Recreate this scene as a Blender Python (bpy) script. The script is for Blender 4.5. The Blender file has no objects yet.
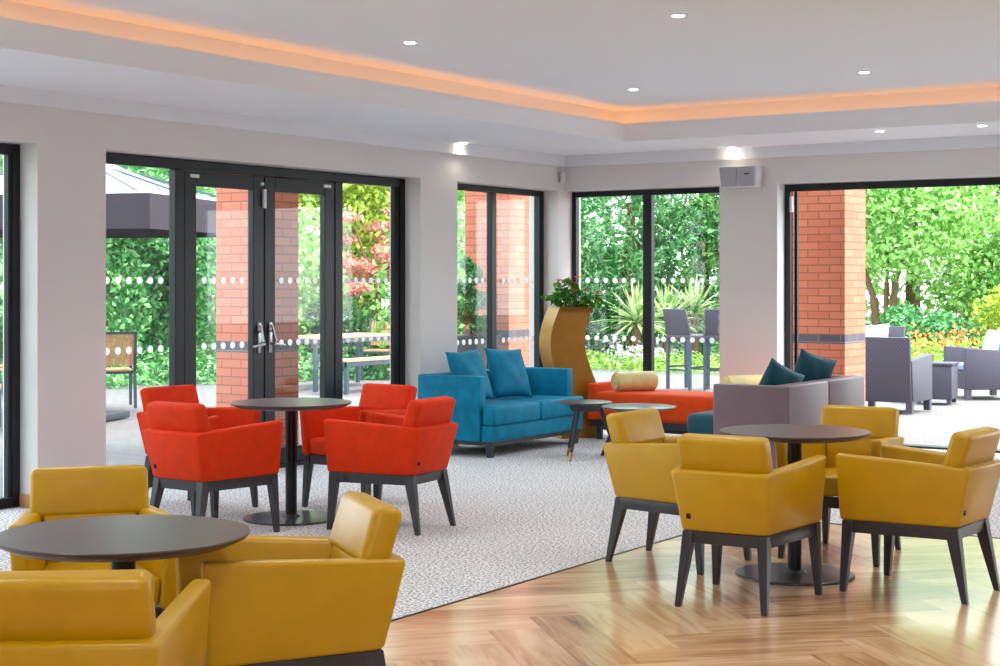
import bpy, bmesh, math, random
import numpy as np
from mathutils import Vector, Matrix

SC = bpy.context.scene
COL = SC.collection
PI = math.pi
R = math.radians
random.seed(7)

# ------------------------------------------------------------------ helpers
def lin(r, g, b):
    f = lambda v: (v/255)/12.92 if v/255 <= .04045 else ((v/255+.055)/1.055)**2.4
    return (f(r), f(g), f(b), 1)

class MB:
    """collects shapes and links them as ONE mesh object"""
    def __init__(s): s.bm = bmesh.new()
    def _merge(s, t, M=None, mi=0):
        if M is not None: bmesh.ops.transform(t, matrix=M, verts=t.verts)
        bmesh.ops.recalc_face_normals(t, faces=t.faces)
        for f in t.faces: f.material_index = mi
        me = bpy.data.meshes.new('tmp'); t.to_mesh(me); t.free()
        s.bm.from_mesh(me); bpy.data.meshes.remove(me)
        return s
    def hexa(s, p, bev=0, seg=3, M=None, mi=0):
        # p: 4 bottom points (ccw from above) then 4 top points
        t = bmesh.new(); v = [t.verts.new(q) for q in p]
        for f in ((3,2,1,0),(4,5,6,7),(0,1,5,4),(1,2,6,5),(2,3,7,6),(3,0,4,7)): t.faces.new([v[i] for i in f])
        if bev: bmesh.ops.bevel(t, geom=t.edges[:], offset=bev, segments=seg, profile=.5, affect='EDGES')
        return s._merge(t, M, mi)
    def box(s, x0, x1, y0, y1, z0, z1, bev=0, seg=3, M=None, mi=0):
        return s.hexa([(x0,y0,z0),(x1,y0,z0),(x1,y1,z0),(x0,y1,z0),(x0,y0,z1),(x1,y0,z1),(x1,y1,z1),(x0,y1,z1)], bev, seg, M, mi)
    def bar(s, a, b, w0, w1, bev=0, up=(0,1,0), d0=None, d1=None, M=None):
        # tapered rectangular bar from a to b; w along the side axis, d along the up axis; end faces stay horizontal for legs
        a, b = Vector(a), Vector(b); d0 = d0 or w0; d1 = d1 or w1
        ax = (b-a).normalized(); u = Vector(up); u = (u-ax*u.dot(ax)).normalized(); r = ax.cross(u)
        if abs(ax.z) > .8: r, u = Vector((1,0,0)), Vector((0,1,0))
        P = []
        for c, w, d in ((a,w0,d0),(b,w1,d1)):
            for i, j in ((-1,-1),(1,-1),(1,1),(-1,1)): P.append(c+r*(i*w/2)+u*(j*d/2))
        return s.hexa(P, bev, 2, M)
    def tube(s, a, b, r0, r1=None, n=16, bev=0, M=None, mi=0):
        r1 = r0 if r1 is None else r1
        a, b = Vector(a), Vector(b); d = b-a
        t = bmesh.new(); bmesh.ops.create_cone(t, cap_ends=True, segments=n, radius1=r0, radius2=r1, depth=d.length)
        if bev:
            ed = [e for e in t.edges if abs(e.verts[0].co.z-e.verts[1].co.z) < 1e-6]
            bmesh.ops.bevel(t, geom=ed, offset=bev, segments=3, affect='EDGES')
        m = Matrix.Translation((a+b)/2) @ d.to_track_quat('Z','Y').to_matrix().to_4x4()
        if M is not None: m = M @ m
        return s._merge(t, m, mi)
    def lathe(s, prof, n=48, c=(0,0,0), M=None, mi=0):
        t = bmesh.new(); rings = []
        for r, z in prof:
            rings.append([t.verts.new((c[0]+r*math.cos(2*PI*i/n), c[1]+r*math.sin(2*PI*i/n), c[2]+z)) for i in range(n)])
        for A, B in zip(rings, rings[1:]):
            for i in range(n): t.faces.new((A[i], A[(i+1)%n], B[(i+1)%n], B[i]))
        t.faces.new(rings[0][::-1]); t.faces.new(rings[-1])
        return s._merge(t, M, mi)
    def strip(s, stations, bev=0, seg=3, M=None):
        # closed tube through stations of 4 points each, capped
        t = bmesh.new(); st = [[t.verts.new(p) for p in q] for q in stations]
        for A, B in zip(st, st[1:]):
            for i in range(4): t.faces.new((A[i], A[(i+1)%4], B[(i+1)%4], B[i]))
        t.faces.new(st[0][::-1]); t.faces.new(st[-1])
        bmesh.ops.recalc_face_normals(t, faces=t.faces)
        if bev: bmesh.ops.bevel(t, geom=t.edges[:], offset=bev, segments=seg, profile=.5, affect='EDGES')
        return s._merge(t, M)
    def prism(s, poly, z0, z1, bev=0, seg=3, M=None):
        t = bmesh.new(); a = [t.verts.new((x,y,z0)) for x, y in poly]; b = [t.verts.new((x,y,z1)) for x, y in poly]; n = len(poly)
        t.faces.new(a[::-1]); t.faces.new(b)
        for i in range(n): t.faces.new((a[i],a[(i+1)%n],b[(i+1)%n],b[i]))
        bmesh.ops.recalc_face_normals(t, faces=t.faces)
        if bev: bmesh.ops.bevel(t, geom=t.edges[:], offset=bev, segments=seg, profile=.5, affect='EDGES')
        return s._merge(t, M)
    def pillow(s, w, h, th, M=None, n=14):
        # stuffed square cushion in the XZ plane, centre at origin
        t = bmesh.new(); g = {}
        for side in (0, 1):
            for i in range(n+1):
                for j in range(n+1):
                    u, v = 2*i/n-1, 2*j/n-1
                    edge = i in (0,n) or j in (0,n)
                    if side and edge: g[1,i,j] = g[0,i,j]; continue
                    k = (1-abs(u)**2.6)*(1-abs(v)**2.6)
                    y = (th/2)*max(k,0)**.55*(1 if side else -1)
                    x = u*w/2*(1-.07*(1-v*v)*abs(u)); z = v*h/2*(1-.07*(1-u*u)*abs(v))
                    y += .006*math.sin(7*u+3*v)*k
                    g[side,i,j] = t.verts.new((x,y,z))
            for i in range(n):
                for j in range(n):
                    q = [g[side,i,j],g[side,i+1,j],g[side,i+1,j+1],g[side,i,j+1]]
                    t.faces.new(q if not side else q[::-1])
        return s._merge(t, M)
    def build(s, name, m, parent=None, loc=(0,0,0), ang=38, uv=False):
        bm = s.bm
        if ang is not None:
            for f in bm.faces: f.smooth = True
            for e in bm.edges:
                if len(e.link_faces) == 2 and e.calc_face_angle(0) > R(ang): e.smooth = False
        if uv:
            L = bm.loops.layers.uv.new('UVMap')
            for f in bm.faces:
                n = f.normal
                for l in f.loops:
                    c = l.vert.co
                    l[L].uv = (c.y, c.z) if abs(n.x) > .7 else ((c.x, c.z) if abs(n.y) > .7 else (c.x, c.y))
        me = bpy.data.meshes.new(name); bm.to_mesh(me); bm.free()
        for k in (m if isinstance(m, (list, tuple)) else [m]): me.materials.append(k)
        o = bpy.data.objects.new(name, me); COL.objects.link(o); o.location = loc
        if parent: o.parent = parent
        return o

def tag(o, label=None, cat=None, group=None, kind=None):
    if label: o['label'] = label
    if cat: o['category'] = cat
    if group: o['group'] = group
    if kind: o['kind'] = kind
    return o
def empty(name, loc=(0,0,0), rz=0, label=None, cat=None, group=None, kind=None):
    o = bpy.data.objects.new(name, None); COL.objects.link(o); o.empty_display_size = .1
    o.location = loc; o.rotation_euler = (0,0,rz)
    return tag(o, label, cat, group, kind)
def copy_tree(o, parent=None):
    c = o.copy(); COL.objects.link(c)
    if parent: c.parent = parent
    for ch in [x for x in bpy.data.objects if x.parent == o]: copy_tree(ch, c)
    return c
def RZ(a): return Matrix.Rotation(a, 4, 'Z')
def T(x, y, z): return Matrix.Translation((x, y, z))

# ---------------------------------------------------------------- materials
def mat(name, col, rough=.5, metal=0, spec=.5, var=0, vscale=6, bump=0, bscale=80, sheen=0, coat=0, vstretch=None, bstretch=None):
    m = bpy.data.materials.new(name); m.use_nodes = True
    nt = m.node_tree; N = nt.nodes; L = nt.links; b = N['Principled BSDF']
    b.inputs['Base Color'].default_value = col; b.inputs['Roughness'].default_value = rough
    b.inputs['Metallic'].default_value = metal; b.inputs['Specular IOR Level'].default_value = spec
    if sheen:
        b.inputs['Sheen Weight'].default_value = sheen; b.inputs['Sheen Roughness'].default_value = .4
        b.inputs['Sheen Tint'].default_value = tuple(min(1, .4+c) for c in col[:3])+(1,)
    if coat: b.inputs['Coat Weight'].default_value = coat; b.inputs['Coat Roughness'].default_value = .15
    tc = N.new('ShaderNodeTexCoord')
    def noise(scale, stretch, det=4):
        n = N.new('ShaderNodeTexNoise'); n.inputs['Scale'].default_value = scale; n.inputs['Detail'].default_value = det
        mp = N.new('ShaderNodeMapping'); mp.inputs['Scale'].default_value = stretch or (1,1,1)
        L.new(tc.outputs['Object'], mp.inputs['Vector']); L.new(mp.outputs['Vector'], n.inputs['Vector'])
        return n
    if var:
        n = noise(vscale, vstretch)
        r = N.new('ShaderNodeMapRange'); r.inputs['From Min'].default_value = .3; r.inputs['From Max'].default_value = .7
        r.inputs['To Min'].default_value = 1-var; r.inputs['To Max'].default_value = 1+var
        L.new(n.outputs['Fac'], r.inputs['Value'])
        h = N.new('ShaderNodeHueSaturation'); h.inputs['Color'].default_value = col
        L.new(r.outputs['Result'], h.inputs['Value']); L.new(h.outputs['Color'], b.inputs['Base Color'])
    if bump:
        n2 = noise(bscale, bstretch, 3); bp = N.new('ShaderNodeBump'); bp.inputs['Strength'].default_value = bump; bp.inputs['Distance'].default_value = .004
        L.new(n2.outputs['Fac'], bp.inputs['Height']); L.new(bp.outputs['Normal'], b.inputs['Normal'])
    return m

M = {}
M['wall'] = mat('wall_paint', lin(228,225,223), .7, var=.015, vscale=1.5, bump=.05, bscale=120)
M['ceiling'] = mat('ceiling_paint', lin(242,245,250), .75)
M['trim'] = mat('white_trim', lin(236,237,242), .55)
M['woodtrim'] = mat('skirting_wood', lin(196,140,96), .45, var=.1, vscale=5)
M['frame'] = mat('anthracite_metal', lin(16,22,28), .38, .0, .4)
M['steel'] = mat('brushed_steel', lin(190,192,195), .3, 1)
M['white_plastic'] = mat('white_plastic', lin(225,225,228), .4)
M['grey_grille'] = mat('grey_grille', lin(178,180,188), .6, bump=.3, bscale=400)
M['darkmark'] = mat('dark_mark', lin(40,40,44), .5)
M['dots'] = mat('white_film', lin(245,245,245), .7)
def film():
    nt = M['dots'].node_tree; t = nt.nodes.new('ShaderNodeBsdfTranslucent'); t.inputs[0].default_value = (.95,.95,.95,1)
    mx = nt.nodes.new('ShaderNodeMixShader'); mx.inputs[0].default_value = .6
    nt.links.new(nt.nodes['Principled BSDF'].outputs[0], mx.inputs[1]); nt.links.new(t.outputs[0], mx.inputs[2]); nt.links.new(mx.outputs[0], nt.nodes['Material Output'].inputs[0])
film()
M['yellow'] = mat('mustard_leather', lin(203,157,0), .35, 0, .55, var=.05, vscale=9, bump=.12, bscale=260)
M['red'] = mat('red_velvet', lin(226,55,0), .75, 0, .25, var=.07, vscale=16, bump=.25, bscale=420, sheen=.08)
M['daybed'] = mat('daybed_velvet', lin(230,76,14), .75, 0, .25, var=.06, vscale=14, bump=.2, bscale=300, sheen=.1)
M['teal'] = mat('teal_velvet', lin(0,128,164), .6, 0, .2, var=.22, vscale=9, bump=.2, bscale=240, sheen=.04)
M['darkteal'] = mat('petrol_velvet', lin(20,76,90), .65, 0, .3, var=.14, vscale=14, bump=.2, bscale=240, sheen=.35)
M['mauve'] = mat('mauve_leather', lin(122,104,112), .4, 0, .35, var=.04, vscale=8, bump=.1, bscale=260)
M['bolster'] = mat('pale_yellow_satin', lin(226,212,146), .45, 0, .5, var=.1, vscale=10, bump=.1, bscale=150, sheen=.2)
M['charwood'] = mat('charcoal_wood', lin(54,54,60), .34, var=.12, vscale=14, vstretch=(4,4,.6))
M['tabletop'] = mat('dark_oak_laminate', lin(84,76,74), .32, var=.14, vscale=7, vstretch=(.5,7,7), bump=.05, bscale=90, bstretch=(.3,6,6))
M['blackmetal'] = mat('black_metal', lin(34,34,38), .3, .6)
M['basemetal'] = mat('gunmetal_base', lin(96,96,102), .32, .8)
M['blacktop'] = mat('black_stained_top', lin(62,68,72), .3, var=.05, vscale=12)
M['brass'] = mat('brass', lin(205,160,80), .28, 1)
M['bronze'] = mat('bronze_lacquer', lin(178,124,36), .35, .35, .5, var=.1, vscale=7, coat=.3)
M['soil'] = mat('soil', lin(60,45,32), .9)
M['wicker_dark'] = None
M['slatwood'] = mat('teak_slats', lin(208,154,112), .55, var=.12, vscale=9, vstretch=(.6,6,6))
M['outmetal'] = mat('outdoor_grey_metal', lin(72,84,96), .4, .3)
M['white_cloth'] = mat('white_cloth', lin(235,236,238), .8, var=.04)
M['aqua_cloth'] = mat('aqua_cloth', lin(40,170,185), .8, var=.05)
M['bluegrey_cloth'] = mat('bluegrey_cloth', lin(130,140,165), .8, var=.05)
M['parasol'] = mat('parasol_cloth', lin(176,180,190), .8)
M['valance'] = mat('parasol_valance', lin(56,48,58), .85)
M['bark'] = mat('bark', lin(120,92,70), .9, var=.2, vscale=8, bump=.5, bscale=30)
M['planterblack'] = mat('planter_grey', lin(62,66,74), .5)
M['roofing'] = mat('roofing', lin(120,118,116), .9)
M['orangething'] = mat('orange_plastic', lin(235,90,40), .5)

def wicker(name, c1, c2):
    m = mat(name, c1, .5); nt = m.node_tree; N = nt.nodes; L = nt.links; b = N['Principled BSDF']
    tc = N.new('ShaderNodeTexCoord'); ck = N.new('ShaderNodeTexWave'); ck.wave_type = 'BANDS'; ck.bands_direction = 'DIAGONAL'
    ck.inputs['Scale'].default_value = 14; ck.inputs['Distortion'].default_value = 1.5
    mx = N.new('ShaderNodeMix'); mx.data_type = 'RGBA'; mx.inputs[6].default_value = c1; mx.inputs[7].default_value = c2
    L.new(tc.outputs['Object'], ck.inputs['Vector']); L.new(ck.outputs['Fac'], mx.inputs[0]); L.new(mx.outputs[2], b.inputs['Base Color'])
    bp = N.new('ShaderNodeBump'); bp.inputs['Strength'].default_value = .4; bp.inputs['Distance'].default_value = .004
    L.new(ck.outputs['Fac'], bp.inputs['Height']); L.new(bp.outputs['Normal'], b.inputs['Normal'])
    return m
M['wicker'] = wicker('grey_wicker', lin(66,62,74), lin(76,72,84))

def emis(name, col, st):
    m = bpy.data.materials.new(name); m.use_nodes = True; nt = m.node_tree; nt.nodes.clear()
    e = nt.nodes.new('ShaderNodeEmission'); e.inputs['Color'].default_value = col; e.inputs['Strength'].default_value = st
    o = nt.nodes.new('ShaderNodeOutputMaterial'); nt.links.new(e.outputs[0], o.inputs[0]); return m
M['led'] = emis('led_strip', (1,.40,.13,1), 1.9)
M['lamp'] = emis('lamp_lens', (1,.9,.72,1), 12)

def glass_mat():
    m = bpy.data.materials.new('window_glass'); m.use_nodes = True; nt = m.node_tree; N = nt.nodes; L = nt.links; N.clear()
    tr = N.new('ShaderNodeBsdfTransparent'); tr.inputs[0].default_value = (.97,.985,.98,1)
    gl = N.new('ShaderNodeBsdfGlossy'); gl.inputs['Roughness'].default_value = 0; gl.inputs['Color'].default_value = (1,1,1,1)
    lw = N.new('ShaderNodeLayerWeight'); lw.inputs['Blend'].default_value = .5
    pw = N.new('ShaderNodeMath'); pw.operation = 'POWER'; pw.inputs[1].default_value = 5; L.new(lw.outputs['Facing'], pw.inputs[0])
    fr = N.new('ShaderNodeMath'); fr.operation = 'MULTIPLY_ADD'; fr.inputs[1].default_value = .96; fr.inputs[2].default_value = .022; L.new(pw.outputs[0], fr.inputs[0])
    mx = N.new('ShaderNodeMixShader'); o = N.new('ShaderNodeOutputMaterial')
    L.new(fr.outputs[0], mx.inputs[0]); L.new(tr.outputs[0], mx.inputs[1]); L.new(gl.outputs[0], mx.inputs[2]); L.new(mx.outputs[0], o.inputs[0])
    return m
M['glass'] = glass_mat()

def carpet_mat():
    m = mat('speckled_carpet', lin(190,186,182), .95, spec=.1); nt = m.node_tree; N = nt.nodes; L = nt.links; b = N['Principled BSDF']
    tc = N.new('ShaderNodeTexCoord')
    n1 = N.new('ShaderNodeTexNoise'); n1.inputs['Scale'].default_value = 70; n1.inputs['Detail'].default_value = 3; n1.inputs['Roughness'].default_value = .65
    n2 = N.new('ShaderNodeTexNoise'); n2.inputs['Scale'].default_value = 1.6; n2.inputs['Detail'].default_value = 2
    L.new(tc.outputs['Object'], n1.inputs['Vector']); L.new(tc.outputs['Object'], n2.inputs['Vector'])
    cr = N.new('ShaderNodeValToRGB'); e = cr.color_ramp.elements
    e[0].position = .38; e[0].color = lin(62,62,66); e[1].position = .58; e[1].color = lin(240,239,238)
    x = cr.color_ramp.elements.new(.44); x.color = lin(160,159,160)
    x = cr.color_ramp.elements.new(.50); x.color = lin(218,217,216)
    L.new(n1.outputs['Fac'], cr.inputs[0])
    hv = N.new('ShaderNodeHueSaturation'); mr = N.new('ShaderNodeMapRange'); mr.inputs['To Min'].default_value = .92; mr.inputs['To Max'].default_value = 1.08
    L.new(n2.outputs['Fac'], mr.inputs['Value']); L.new(mr.outputs['Result'], hv.inputs['Value']); L.new(cr.outputs[0], hv.inputs['Color'])
    L.new(hv.outputs[0], b.inputs['Base Color'])
    bp = N.new('ShaderNodeBump'); bp.inputs['Strength'].default_value = .6; bp.inputs['Distance'].default_value = .006
    L.new(n1.outputs['Fac'], bp.inputs['Height']); L.new(bp.outputs['Normal'], b.inputs['Normal'])
    return m
M['carpet'] = carpet_mat()

def plank_mat():
    m = mat('oak_planks', lin(180,130,85), .3); nt = m.node_tree; N = nt.nodes; L = nt.links; b = N['Principled BSDF']
    uv = N.new('ShaderNodeUVMap'); uv.uv_map = 'UVMap'
    at = N.new('ShaderNodeAttribute'); at.attribute_name = 'tone'
    mp = N.new('ShaderNodeMapping'); mp.inputs['Scale'].default_value = (1.6, 17, 1)
    n = N.new('ShaderNodeTexNoise'); n.inputs['Scale'].default_value = 1.5; n.inputs['Detail'].default_value = 6; n.inputs['Distortion'].default_value = .8
    L.new(uv.outputs[0], mp.inputs[0]); L.new(mp.outputs[0], n.inputs['Vector'])
    mp2 = N.new('ShaderNodeMapping'); mp2.inputs['Scale'].default_value = (1.2, 4, 1)
    n3 = N.new('ShaderNodeTexNoise'); n3.inputs['Scale'].default_value = 1.3; n3.inputs['Detail'].default_value = 2
    L.new(uv.outputs[0], mp2.inputs[0]); L.new(mp2.outputs[0], n3.inputs['Vector'])
    ad = N.new('ShaderNodeMath'); ad.operation = 'ADD'; L.new(n.outputs['Fac'], ad.inputs[0]); L.new(n3.outputs['Fac'], ad.inputs[1])
    a2 = N.new('ShaderNodeMath'); a2.operation = 'MULTIPLY_ADD'; a2.inputs[1].default_value = .5; L.new(at.outputs['Fac'], a2.inputs[0]); L.new(ad.outputs[0], a2.inputs[2])
    cr = N.new('ShaderNodeValToRGB'); e = cr.color_ramp.elements
    sc = N.new('ShaderNodeMath'); sc.operation = 'MULTIPLY'; sc.inputs[1].default_value = .68; L.new(a2.outputs[0], sc.inputs[0])
    e[0].position = .5; e[0].color = lin(142,102,70); e[1].position = 1.0; e[1].color = lin(232,198,158)
    x = cr.color_ramp.elements.new(.72); x.color = lin(194,150,108)
    x = cr.color_ramp.elements.new(.85); x.color = lin(214,174,132)
    L.new(sc.outputs[0], cr.inputs[0]); L.new(cr.outputs[0], b.inputs['Base Color'])
    b.inputs['Roughness'].default_value = .2; b.inputs['Specular IOR Level'].default_value = 1.0
    b.inputs['Anisotropic'].default_value = .15
    tg = N.new('ShaderNodeTangent'); tg.direction_type = 'UV_MAP'; tg.uv_map = 'UVMap'; L.new(tg.outputs[0], b.inputs['Tangent'])
    bp = N.new('ShaderNodeBump'); bp.inputs['Strength'].default_value = .05; bp.inputs['Distance'].default_value = .002
    L.new(n.outputs['Fac'], bp.inputs['Height']); L.new(bp.outputs['Normal'], b.inputs['Normal'])
    return m
M['planks'] = plank_mat()

def brick_mat(name, c1, c2, mortar, bw, bh, ms, rough=.85):
    m = mat(name, c1, rough); nt = m.node_tree; N = nt.nodes; L = nt.links; b = N['Principled BSDF']
    uv = N.new('ShaderNodeUVMap'); uv.uv_map = 'UVMap'
    t = N.new('ShaderNodeTexBrick'); t.inputs['Color1'].default_value = c1; t.inputs['Color2'].default_value = c2; t.inputs['Mortar'].default_value = mortar
    t.inputs['Scale'].default_value = 1; t.inputs['Brick Width'].default_value = bw; t.inputs['Row Height'].default_value = bh; t.inputs['Mortar Size'].default_value = ms
    t.inputs['Mortar Smooth'].default_value = .2; t.inputs['Bias'].default_value = 0
    L.new(uv.outputs[0], t.inputs['Vector']); L.new(t.outputs['Color'], b.inputs['Base Color'])
    bp = N.new('ShaderNodeBump'); bp.invert = True; bp.inputs['Strength'].default_value = .5; bp.inputs['Distance'].default_value = .006
    L.new(t.outputs['Fac'], bp.inputs['Height']); L.new(bp.outputs['Normal'], b.inputs['Normal'])
    return m
M['brick'] = brick_mat('red_brick', lin(210,130,102), lin(198,114,86), lin(158,98,78), .225, .075, .006)
M['brickband'] = brick_mat('blue_brick', lin(96,92,104), lin(84,80,92), lin(130,122,124), .225, .09, .006)
M['paving'] = brick_mat('patio_pavers', lin(124,120,119), lin(114,110,110), lin(88,84,84), .2, .1, .006, .8)

def leaf_mat(name, dark, mid, light, trans=.3):
    m = bpy.data.materials.new(name); m.use_nodes = True; nt = m.node_tree; N = nt.nodes; L = nt.links; b = N['Principled BSDF']; o = N['Material Output']
    at = N.new('ShaderNodeAttribute'); at.attribute_name = 'tone'
    cr = N.new('ShaderNodeValToRGB'); e = cr.color_ramp.elements; e[0].color = dark; e[1].color = light; x = e.new(.5); x.color = mid
    L.new(at.outputs['Fac'], cr.inputs[0]); L.new(cr.outputs[0], b.inputs['Base Color'])
    b.inputs['Roughness'].default_value = .5; b.inputs['Specular IOR Level'].default_value = .35
    t = N.new('ShaderNodeBsdfTranslucent'); L.new(cr.outputs[0], t.inputs[0])
    mx = N.new('ShaderNodeMixShader'); mx.inputs[0].default_value = trans
    L.new(b.outputs[0], mx.inputs[1]); L.new(t.outputs[0], mx.inputs[2]); L.new(mx.outputs[0], o.inputs[0])
    return m
M['leaf_mid'] = leaf_mat('leaf_mid', lin(44,108,56), lin(96,164,92), lin(172,220,150))
M['leaf_blue'] = leaf_mat('leaf_cool', lin(40,108,54), lin(100,172,104), lin(182,226,166), .35)
M['leaf_dark'] = leaf_mat('leaf_dark', lin(22,70,36), lin(54,112,56), lin(100,158,90))
M['leaf_bright'] = leaf_mat('leaf_bright', lin(92,160,66), lin(156,208,108), lin(222,244,182))
M['leaf_yellow'] = leaf_mat('leaf_yellow', lin(120,150,40), lin(178,200,70), lin(226,232,120))
M['leaf_maple'] = leaf_mat('leaf_maple', lin(196,110,100), lin(226,156,140), lin(244,204,180))
M['leaf_orange'] = leaf_mat('leaf_orange', lin(220,110,50), lin(240,150,80), lin(250,200,130))
M['leaf_yucca'] = leaf_mat('leaf_yucca', lin(110,150,80), lin(180,205,140), lin(232,238,200))
M['leaf_grass'] = leaf_mat('leaf_grass', lin(110,160,50), lin(158,204,84), lin(206,234,130))
M['leaf_white'] = leaf_mat('leaf_white', lin(205,190,215), lin(225,225,235), lin(245,248,250))
M['leaf_gloss'] = leaf_mat('leaf_glossy', lin(40,104,30), lin(80,150,44), lin(150,204,84), .2)
M['petal_red'] = mat('petal_red', lin(214,40,50), .35)
M['petal_orange'] = mat('petal_orange', lin(240,120,40), .4)

# ------------------------------------------------------------- foliage meshes
def leaf_cloud(name, blobs, n, size, m, parent=None, seed=0, aspect=.55, up=.35, shell=.35, clump=0):
    rng = np.random.default_rng(seed)
    bl = np.array([[*c, *r] for c, r in blobs], float)
    w = (bl[:,3]*bl[:,4]*bl[:,5])**(2/3); idx = rng.choice(len(bl), n, p=w/w.sum())
    d = rng.normal(size=(n,3)); d /= np.linalg.norm(d, axis=1)[:,None]
    rad = 1-np.abs(rng.normal(size=n))*shell; rad = np.clip(rad, .05, 1.08)
    P = bl[idx,:3]+d*bl[idx,3:]*rad[:,None]
    if clump:   # break the outline into lumps
        k = rng.normal(size=(40,3))*2.2; ph = rng.uniform(0,6.28,40)
        off = sum(np.sin(P@k[i]*clump+ph[i])[:,None]*k[i]/np.linalg.norm(k[i]) for i in range(40))
        P = P+off*.035/clump*2
    nn = d+rng.normal(size=(n,3))*.8+np.array([0,0,up]); nn /= np.linalg.norm(nn, axis=1)[:,None]
    a = rng.normal(size=(n,3)); a -= nn*(a*nn).sum(1)[:,None]; a /= np.linalg.norm(a, axis=1)[:,None]
    b = np.cross(nn, a); s = size*rng.uniform(.6,1.35,n)[:,None]
    V = np.stack([P-a*s*.5, P+b*s*aspect*.5+nn*s*.08, P+a*s*.5-nn*s*.1, P-b*s*aspect*.5+nn*s*.08], 1).reshape(-1,3)
    V[:,2] = np.maximum(V[:,2], .005)
    me = bpy.data.meshes.new(name); me.vertices.add(4*n); me.vertices.foreach_set('co', V.astype(np.float32).ravel())
    me.loops.add(4*n); me.loops.foreach_set('vertex_index', np.arange(4*n, dtype=np.int32))
    me.polygons.add(n); me.polygons.foreach_set('loop_start', np.arange(0,4*n,4,dtype=np.int32))
    at = me.attributes.new('tone','FLOAT','FACE'); tone = np.clip(rng.normal(.5,.24,n),0,1); at.data.foreach_set('value', tone.astype(np.float32))
    me.update(calc_edges=True); me.validate(); me.materials.append(m)
    o = bpy.data.objects.new(name, me); COL.objects.link(o)
    if parent: o.parent = parent
    return o
def blades(name, n, length, width, m, parent=None, loc=(0,0,0), seed=0, spread=1.0, droop=.5):
    rng = random.Random(seed); vs, fs, tn = [], [], []
    for i in range(n):
        az = rng.uniform(0,2*PI); el = rng.uniform(-.15,1.45)*spread if spread <= 1 else rng.uniform(-.3,1.4)
        L = length*rng.uniform(.7,1.1); dx, dy = math.cos(az), math.sin(az)
        base = len(vs)
        for k in range(5):
            t = k/4; r = L*t*math.cos(el); z = L*t*math.sin(el)-droop*L*t*t*math.cos(el)*.5
            wd = width*(1-t**2)*.5*(.6+.4*min(1,3*t)) + .002
            vs += [(dx*r-dy*wd, dy*r+dx*wd, z+.01), (dx*r, dy*r, z-.006), (dx*r+dy*wd, dy*r-dx*wd, z+.01)]
        for k in range(4):
            a = base+3*k; fs += [(a,a+1,a+4,a+3),(a+1,a+2,a+5,a+4)]; v = rng.random(); tn += [v,v]
    me = bpy.data.meshes.new(name); me.from_pydata(vs, [], fs); at = me.attributes.new('tone','FLOAT','FACE'); at.data.foreach_set('value', tn)
    me.materials.append(m); o = bpy.data.objects.new(name, me); COL.objects.link(o); o.location = loc
    if parent: o.parent = parent
    return o

#@@SETTING
# ================================================================ THE SETTING
# room: left wall on X=0, back wall on Y=0, floor Z=0; the room lies at X>0, Y<0
def struct(mb, name, m, parent=None, **k): return tag(mb.build(name, m, parent, **k), kind='structure')

w = MB()
WT = .34
for y0, y1 in ((-16,-13.6),(-10.3,-9.6),(-6.734,-6.136),(-2.452,-1.882),(-.107,0)): w.box(-WT,0,y0,y1,-.05,2.405)
w.box(-WT,0,-16,0,2.405,3.3)
struct(w, 'wall_left', M['wall'], ang=None)
w = MB()
w.box(-WT,0,0,WT,-.05,2.405); w.box(1.728,2.317,0,WT,-.05,2.405); w.box(4.8,7.2,0,WT,-.05,2.405); w.box(10.5,12,0,WT,-.05,2.405); w.box(-WT,12,0,WT,2.405,3.3)
struct(w, 'wall_back', M['wall'], ang=None)

# carpet with the wooden corner cut out of it
w = MB(); w.box(-WT,4.05,-16,0,-.06,0); w.box(4.05,12,-4.507,0,-.06,0); w.box(2.3,4.8,0,.3,-.06,0); w.box(7.2,10.5,0,.3,-.06,0); w.box(0,1.75,0,.3,-.06,0)
struct(w, 'floor', M['carpet'], ang=None)
w = MB(); w.box(4.04,4.052,-16,-4.5,-.03,.004); w.box(4.04,12,-4.507,-4.495,-.03,.004)
struct(w, 'trim_1', M['frame'], ang=None)

def herringbone():
    n, wd = 4, .235
    bm = bmesh.new(); UV = bm.loops.layers.uv.new('UVMap'); TN = bm.faces.layers.float.new('tone')
    rng = random.Random(3); c = math.cos(PI/4); cx, cy = 8, -10
    for i in range(-46, 46):
        for j in range(-46, 46):
            k = (i-j) % (2*n)
            if k == 0: rc = (i, i+n, j, j+1); hor = True
            elif k == 2*n-1: rc = (i, i+1, j, j+n); hor = False
            else: continue
            a, b, d, e = [v*wd for v in rc]
            pts = [(a,d),(b,d),(b,e),(a,e)]
            W = [(cx+c*(p-q), cy+c*(p+q), 0) for p, q in pts]
            if max(p[0] for p in W) < 4.05 or min(p[0] for p in W) > 12 or max(p[1] for p in W) < -16 or min(p[1] for p in W) > -4.507: continue
            vs = [bm.verts.new(p) for p in W]; f = bm.faces.new(vs); f[TN] = rng.random()
            ou, ov = rng.uniform(0,40), rng.uniform(0,40)
            for l, (p, q) in zip(f.loops, pts):
                l[UV].uv = ((p-a)+ou, (q-d)+ov) if hor else ((q-d)+ou, (p-a)+ov)
    for co, no in (((4.05,0,0),(-1,0,0)),((12,0,0),(1,0,0)),((0,-4.507,0),(0,1,0)),((0,-16,0),(0,-1,0))):
        bmesh.ops.bisect_plane(bm, geom=bm.verts[:]+bm.edges[:]+bm.faces[:], plane_co=co, plane_no=no, clear_outer=True)
    me = bpy.data.meshes.new('floor_wood'); bm.to_mesh(me); bm.free(); me.materials.append(M['planks'])
    o = bpy.data.objects.new('floor_wood', me); COL.objects.link(o); tag(o, kind='structure'); return o
herringbone()

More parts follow.
